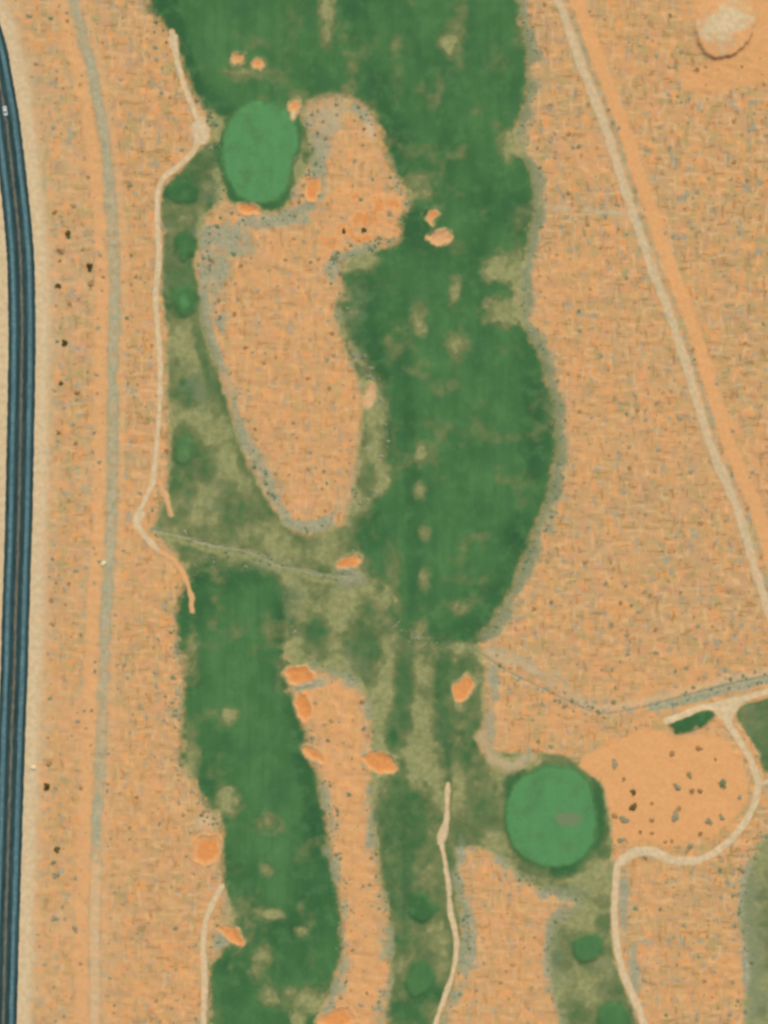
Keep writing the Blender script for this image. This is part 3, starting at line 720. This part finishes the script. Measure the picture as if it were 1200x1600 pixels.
# conspicuous dark bushes on the sandy strip beside the highway
VB = [(107,365,7.5,'dark','largest round dark olive bush on the bare sand between highway and gravel track'),
 (86,332,5.5,'brown','round brown bush, the western of two level with each other above the largest dark bush'),
 (115,321,5.2,'brown','round brown bush, the eastern of two level with each other above the largest dark bush'),
 (95,391,6.5,'brown','brown olive bush just below and left of the largest dark bush'),
 (94,407,5,'brown','faded brown bush directly below another brown olive bush beside the highway verge'),
 (141,416,7,'dark','dark grey olive bush close to the gravel track, upper of a close pair'),
 (143,443,6.5,'brown','olive brown bush close to the gravel track, lower of a close pair'),
 (91,446,7,'dark','straggly grey green bush close to the highway verge, level with the pair by the track'),
 (102,536,6,'dark','lone dark bush on the sandy strip beside the middle of the highway bend'),
 (96,599,5,'dark','small dark bush near the verge, upper left of a small brown bush'),
 (121,614,5.5,'brown','small brown bush midway between verge and gravel track'),
 (92,675,5.2,'brown','solitary reddish brown bush near the pale verge'),
 (74,1229,6.5,'dark','dark olive bush near the verge just below a pale boulder'),
 (76,1193,6.5,'brown','brown bush just right of the pale boulder by the verge'),
 (88,1327,7,'dark','dark brown bush at the top of a short column of bushes by the lower verge'),
 (83,1347,5.5,'green','green grey bush in the middle of a short column by the lower verge'),
 (86,1367,7.5,'grey','pale grey green bush at the foot of a short column by the lower verge'),
 (85,1434,7.5,'grey','blue grey bush on the lower sandy strip beside the highway'),
 (118,1451,6.5,'grey','grey green bush beside the lower gravel track')]
for x, y, r, k, lab in VB:
    shrub(x, y, r*1.02, k, lab, 'bushes between the highway and the gravel track', 'roadside_bush', 1.1)
CB = [(960,1194,9,'grey'),(974,1217,5.5,'brown'),(990,1237,7.5,'dark'),(988,1261,8.5,'dark'),(960,1275,7,'brown'),(974,1279,8.5,'grey'),(1051,1177,8,'brown'),(1092,1170,7.5,'brown'),(1075,1209,5.5,'brown'),(1078,1214,5,'green'),
 (1057,1229,8,'grey'),(1080,1236,7,'brown'),(1094,1236,6.5,'brown'),(1128,1225,10,'green'),(1060,1262,6.5,'brown'),(1054,1276,11,'grey'),(1019,1281,6.5,'brown'),(1018,1255,4,'brown'),(1000,1300,5,'brown'),(1019,1302,5,'brown'),
 (1039,1315,5,'brown'),(1050,1313,5,'brown'),(1107,1282,8,'grey'),(1127,1276,7.5,'grey'),(1095,1303,6,'brown'),(1077,1323,7,'green'),(1155,1246,6,'grey'),(1118,1186,4,'brown'),(972,1311,9,'grey'),(1100,1100,0,'grey')]
cn = {'grey': 'pale grey green bush', 'brown': 'low brown bush', 'dark': 'dark nearly black bush', 'green': 'green tinted bush'}
cw = ['beside the putting green collar', 'in the middle of the bare orange clearing', 'near the curving path round the bare orange clearing']
seen = {}
for x, y, r, k in CB:
    if r == 0: continue
    z = cw[0] if x < 1000 else (cw[1] if y < 1270 and x < 1110 else cw[2])
    shrub(x, y, r*.9, k, f'{cn[k]} {z}', f'{cn[k]}es {z}', 'clearing_bush', 1.0)

for x, y, r, lab in [(537,361,6,'dark bush at the left of the vivid orange sand on the peninsula'),(568,359,7,'grey dark bush in the middle of the vivid orange sand on the peninsula'),(609,333,8,'grey bush at the right tip of the vivid orange sand on the peninsula')]:
    shrub(x, y, r*.75, 'dark' if 'dark' in lab else 'grey', lab, 'bushes on the vivid orange sand', 'clearing_bush', 1.0)
# scattered desert shrubs
def zone(px, py):
    gx_ = float(np.interp(py, [p[1] for p in GT], [p[0] for p in GT]))
    dx_ = float(np.interp(py, [p[1] for p in DR], [p[0] for p in DR]))
    if px < gx_: return 'on the sandy strip between highway and gravel track'
    if px < 420 and fld(dI, px, py) < -5: return 'on the red soil between gravel track and golf course'
    if fld(dI, px, py) > -12: return 'on the big sandy island inside the golf course'
    if fld(dI3, px, py) > -12: return 'on the narrow sand strip beside the lower fairway'
    if fld(dI4, px, py) > -12: return 'on the orange sand below the round putting green'
    if px > dx_+8 and py < 1000: return 'on the open desert beyond the straight dirt road'
    if py < 1120: return 'on the desert between long fairway and straight dirt road'
    return 'on the orange ground inside the winding lower right path'
ok = (F['green'] < .25) & (F['pale'] < .5) & (F['warm'] < .8) & (dH > 50) & (gt[0] < -5) & (dr[0] < -5) & (dM < -12) & (dC < -2)
for k in CP: ok &= CP[k][0] < -5
dens = np.where(ok, .45+1.6*np.clip(n40+.15, 0, 1)+1.3*F['grey'], 0)
cand = []
pts_grid = {}
tries = 0
rr = random.Random(5)
while len(cand) < 1700 and tries < 90000:
    tries += 1
    px, py = rr.uniform(-60, 1260), rr.uniform(-60, 1660)
    if rr.random()*1.7 > fld(dens, px, py): continue
    r = 1.6 + 3.2*rr.random()**2.2
    c = (int(px//8), int(py//8))
    if any((px-a)**2+(py-b)**2 < (7+r)**2 for q in ((-1,-1),(-1,0),(-1,1),(0,-1),(0,0),(0,1),(1,-1),(1,0),(1,1)) for a, b in pts_grid.get((c[0]+q[0], c[1]+q[1]), ())): continue
    pts_grid.setdefault(c, []).append((px, py)); cand.append((r, px, py, rr.choice(['grey', 'grey', 'grey', 'brown', 'brown', 'green'])))
inframe = [c for c in cand if 3 < c[1] < 1197 and 3 < c[2] < 1597]
inframe.sort(reverse=True)
ind = set(inframe[:290])
kn = {'grey': 'grey green saltbush', 'brown': 'dry brown shrub', 'green': 'small green shrub'}
for r, px, py, k in inframe[:290]:
    z = zone(px, py)
    shrub(px, py, r*1.15, k, f'low {kn[k]} {z}', f'{kn[k]}s {z}', 'desert_shrub', .55)
# the many smaller tufts, as one mass
def mass(name, items, label, cat, mats, leaf=.42, n=9, hh=.45):
    vs = []; fs = []; mi = []
    names = list(mats)
    r_ = random.Random(3)
    for r, px, py, k in items:
        x, y = W(px, py); z = hz_at(px, py); R_ = r*S
        for q in range(n):
            th = r_.uniform(0, 6.283); rad = R_*math.sqrt(r_.random()); up = R_*hh*(1-.7*(rad/R_)**2)*r_.uniform(.3, 1)
            c = Vector((x+rad*math.cos(th), y+rad*math.sin(th), z+up))
            nrm = Vector((math.cos(th)*rad/R_+r_.uniform(-.5, .5), math.sin(th)*rad/R_+r_.uniform(-.5, .5), r_.uniform(.8, 2.0))).normalized()
            t = nrm.orthogonal().normalized(); v = nrm.cross(t); L = leaf*R_*r_.uniform(.7, 1.3); i = len(vs)
            vs += [tuple(c-t*L), tuple(c+v*L*.6), tuple(c+t*L), tuple(c-v*L*.6)]; fs.append((i, i+1, i+2, i+3)); mi.append(names.index(k))
    me = bpy.data.meshes.new(name); me.from_pydata(vs, [], fs)
    for k in names: me.materials.append(mats[k])
    me.polygons.foreach_set('material_index', np.array(mi, np.int32)); me.update()
    o = bpy.data.objects.new(name, me); COL.objects.link(o); tag(o, label, cat, kind='stuff'); return o
mass('desert_scrub', [c for c in cand if c not in ind], 'small scattered scrub tufts dotting the orange desert soil', 'scrub', M_SH)
# scrubby growth on the margins between turf and desert, and along the ditches
items = []
margins = (np.abs(dT+9) < 9) | (np.abs(dI+5) < 7) | (np.abs(dI3+5) < 7) | (np.abs(dI4+5) < 7) | (np.abs(dL+9) < 9) | (np.abs(di1[0]+4) < 5) | (np.abs(di2[0]+2) < 4) | (np.abs(SEE) < 14)
margins &= (gt[0] < -4) & (dr[0] < -4) & (F['tone'] < .8) & (F['pale'] < .55)
for k in CP: margins &= CP[k][0] < -4
for d in dBK: margins &= d < -2
jj, ii = np.nonzero(margins); t_ = 0
while len(items) < 1100 and t_ < 30000:
    t_ += 1
    q = rr.randrange(len(jj)); px = gx[ii[q]]+rr.uniform(-1, 1); py = gy[jj[q]]+rr.uniform(-1, 1)
    if fld(n40, px, py)+.2 < rr.random()*.55: continue
    items.append((1.3+2.6*rr.random()**2, px, py, rr.choice(['grey', 'grey', 'green', 'green', 'green'])))
mass('margin_scrub', items, 'ragged grey green scrub along the edges between turf and sand', 'scrub', M_SH, .45, 12, .6)

# ------------------------------------------------------------------ boulders
def boulder(px, py, r, label, mat, seed):
    import bmesh
    bm = bmesh.new(); bmesh.ops.create_icosphere(bm, subdivisions=3, radius=1)
    r_ = random.Random(seed); ax = [(Vector((r_.gauss(0, 1), r_.gauss(0, 1), r_.gauss(0, 1))).normalized(), r_.uniform(.62, .9)) for _ in range(12)]
    for v in bm.verts:
        for n, d in ax:
            e = v.co.dot(n)
            if e > d: v.co -= n*(e-d)*.9
        v.co *= 1+r_.uniform(-.025, .025)
        v.co.z = max(v.co.z, -.25)
        v.co.x *= 1.15; v.co.z *= .6
    me = bpy.data.meshes.new('boulder'); bm.to_mesh(me); bm.free(); me.materials.append(mat)
    o = bpy.data.objects.new('boulder', me); COL.objects.link(o); x, y = W(px, py); o.location = (x, y, hz_at(px, py)+r*S*.1); o.scale = (r*S,)*3; o.rotation_euler = (0, 0, r_.uniform(0, 6))
    tag(o, label, 'boulder', 'pale boulders'); return o
M_ROCK = plain('pale_sandstone', C(232,212,170), .9, .1, .2, 2)
boulder(161.5, 881, 4.6, 'small pale boulder lying beside the grey gravel track', M_ROCK, 1)
boulder(52, 1199, 4.4, 'small pale boulder lying on the highway verge', M_ROCK, 2)

# ------------------------------------------------------------------ white car on the highway
def make_car(px, py, heading):
    import bmesh
    paint = plain('white_car_paint', C(206,212,208), .35, .5, .04, 1); glass = plain('dark_car_glass', C(44,56,62), .12, .6, .05, 1)
    rub = plain('black_tyre_rubber', C(34,34,34), .9, .1, .1, 4); lampm = plain('clear_headlamp', C(226,228,220), .15, .6, .02, 2); red = plain('red_tail_lamp', C(160,36,30), .25, .5, .05, 2)
    steel = plain('wheel_steel', C(150,152,156), .4, .5, .1, 5, .6)
    root = bpy.data.objects.new('car', None); COL.objects.link(root); x, y = W(px, py)
    root.location = (x, y, .315); root.rotation_euler = (0, 0, heading); root.scale = (.86, .86, .9)
    tag(root, 'small white car driving along the middle of the dark highway', 'car')
    def ob(name, vs, fs, mat, parent=root, bev=0, smoothf=False):
        me = bpy.data.meshes.new(name); me.from_pydata(vs, [], fs); me.materials.append(mat); me.update()
        bm = bmesh.new(); bm.from_mesh(me)
        bmesh.ops.recalc_face_normals(bm, faces=bm.faces)
        if bev: bmesh.ops.bevel(bm, geom=bm.edges[:], offset=bev, segments=2, affect='EDGES', profile=.6)
        bm.to_mesh(me); bm.free()
        if smoothf: me.polygons.foreach_set('use_smooth', [True]*len(me.polygons))
        o = bpy.data.objects.new(name, me); COL.objects.link(o); o.parent = parent; return o
    def loft(secs):
        """secs: list of (x, [(y,z) ...]) closed sections"""
        vs = []; n = len(secs[0][1])
        for xx, ring in secs: vs += [(xx, a, b) for a, b in ring]
        fs = []
        for s_ in range(len(secs)-1):
            for k in range(n): fs.append((s_*n+k, s_*n+(k+1) % n, (s_+1)*n+(k+1) % n, (s_+1)*n+k))
        fs.append(tuple(range(n))); fs.append(tuple((len(secs)-1)*n+k for k in range(n)))
        return vs, fs
    def ring(w, z0, z1): return [(-w, z0), (-w*1.03, (z0+z1)/2), (-w*.94, z1), (0, z1+.03), (w*.94, z1), (w*1.03, (z0+z1)/2), (w, z0)]
    body = [(-2.15,.78,.38,.72),(-2.0,.86,.27,.92),(-1.3,.9,.24,.98),(-.4,.91,.24,.97),(.7,.91,.24,.95),(1.5,.89,.25,.86),(2.05,.82,.28,.74),(2.2,.7,.36,.62)]
    ob('body', *loft([(a, ring(b, c, d)) for a, b, c, d in body]), paint, smoothf=False)
    roof = [(-1.55,.66,.96,1.0),(-1.05,.62,.98,1.40),(-.3,.62,.98,1.46),(.3,.61,.98,1.42),(1.0,.64,.93,.965)]
    ob('cabin', *loft([(a, ring(b, c, d)) for a, b, c, d in roof]), paint)
    def quad(name, p, mat): ob(name, p, [(0, 1, 2, 3)], mat)
    quad('windscreen', [(.93,-.55,1.03),(.93,.55,1.03),(.36,.53,1.46),(.36,-.53,1.46)], glass)
    quad('rear_window', [(-1.53,.54,1.06),(-1.53,-.54,1.06),(-1.12,-.52,1.42),(-1.12,.52,1.42)], glass)
    for sgn in (-1, 1):
        quad('side_window', [(.8,sgn*.685,1.02),(-1.3,sgn*.685,1.02),(-1.0,sgn*.655,1.33),(.25,sgn*.655,1.35)], glass)
        vs = [(2.02,sgn*.45,.68),(2.02,sgn*.75,.66),(2.20,sgn*.66,.55),(2.22,sgn*.42,.57),(2.02,sgn*.45,.77),(2.0,sgn*.76,.74),(2.19,sgn*.67,.65),(2.21,sgn*.42,.66)]
        bx = [(0,1,2,3),(4,5,6,7),(0,1,5,4),(1,2,6,5),(2,3,7,6),(3,0,4,7)]
        ob('headlight', vs, bx, lampm)
        vs = [(-2.17,sgn*.45,.62),(-2.17,sgn*.74,.62),(-1.98,sgn*.86,.66),(-2.0,sgn*.45,.66),(-2.17,sgn*.45,.74),(-2.15,sgn*.74,.74),(-1.98,sgn*.87,.84),(-2.0,sgn*.45,.84)]
        ob('tail_lamp', vs, bx, red)
        vs = [(.72,sgn*.9,.98),(.86,sgn*.9,.98),(.86,sgn*1.06,.99),(.72,sgn*1.06,.99),(.72,sgn*.9,1.1),(.84,sgn*.9,1.1),(.84,sgn*1.06,1.1),(.72,sgn*1.06,1.1)]
        ob('side_mirror', vs, bx, paint)
        for wx in (-1.3, 1.32):
            def cyl(r, y0, y1, n=20):
                vs = [(wx+r*math.cos(2*math.pi*k/n), yy, .31+r*math.sin(2*math.pi*k/n)) for yy in (y0, y1) for k in range(n)]
                return vs, [(k, (k+1) % n, n+(k+1) % n, n+k) for k in range(n)]+[tuple(range(n)), tuple(range(n, 2*n))]
            wl = ob('wheel', *cyl(.31, sgn*.72, sgn*.93), rub)
            ob('rim', *cyl(.19, sgn*.9, sgn*.94), steel, parent=wl)
    return root
# heading along the highway near the photographed place
hx0, hy0 = W(3, 150); hx1, hy1 = W(11, 200)
make_car(8.5, 174, math.atan2(hy1-hy0, hx1-hx0))

# ------------------------------------------------------------------ light, world, camera
EL = math.radians(56); AZ = math.radians(12)          # azimuth from picture-up (+Y) towards +X
sd = Vector((math.sin(AZ)*math.cos(EL), math.cos(AZ)*math.cos(EL), math.sin(EL)))
sun = bpy.data.lights.new('sun', 'SUN'); sun.energy = 3.4; sun.angle = math.radians(.5); sun.color = (1, .95, .87)
so = bpy.data.objects.new('sun', sun); COL.objects.link(so); so.rotation_euler = sd.to_track_quat('Z', 'Y').to_euler(); so.location = (0, 0, 500)
wd = bpy.data.worlds.new('World'); scene.world = wd; wd.use_nodes = True
nt = wd.node_tree; nt.nodes.clear()
sky = nt.nodes.new('ShaderNodeTexSky'); sky.sky_type = 'NISHITA'; sky.sun_disc = False; sky.sun_elevation = EL; sky.sun_rotation = AZ
bg = nt.nodes.new('ShaderNodeBackground'); bg.inputs[1].default_value = .09; ow = nt.nodes.new('ShaderNodeOutputWorld')
nt.links.new(sky.outputs[0], bg.inputs[0]); nt.links.new(bg.outputs[0], ow.inputs[0])
cam = bpy.data.cameras.new('camera'); co = bpy.data.objects.new('camera', cam); COL.objects.link(co)
HT = 1000.0
co.location = (0, 0, HT); co.rotation_euler = (0, 0, 0)
cam.sensor_fit = 'VERTICAL'; cam.sensor_height = 24; cam.lens = 24/2/(200.0/HT); cam.clip_start = 10; cam.clip_end = 60000
scene.camera = co
scene.cycles.filter_width = 2.9
scene.view_settings.view_transform = 'Standard'; scene.view_settings.look = 'None'; scene.view_settings.exposure = 0; scene.view_settings.gamma = 1
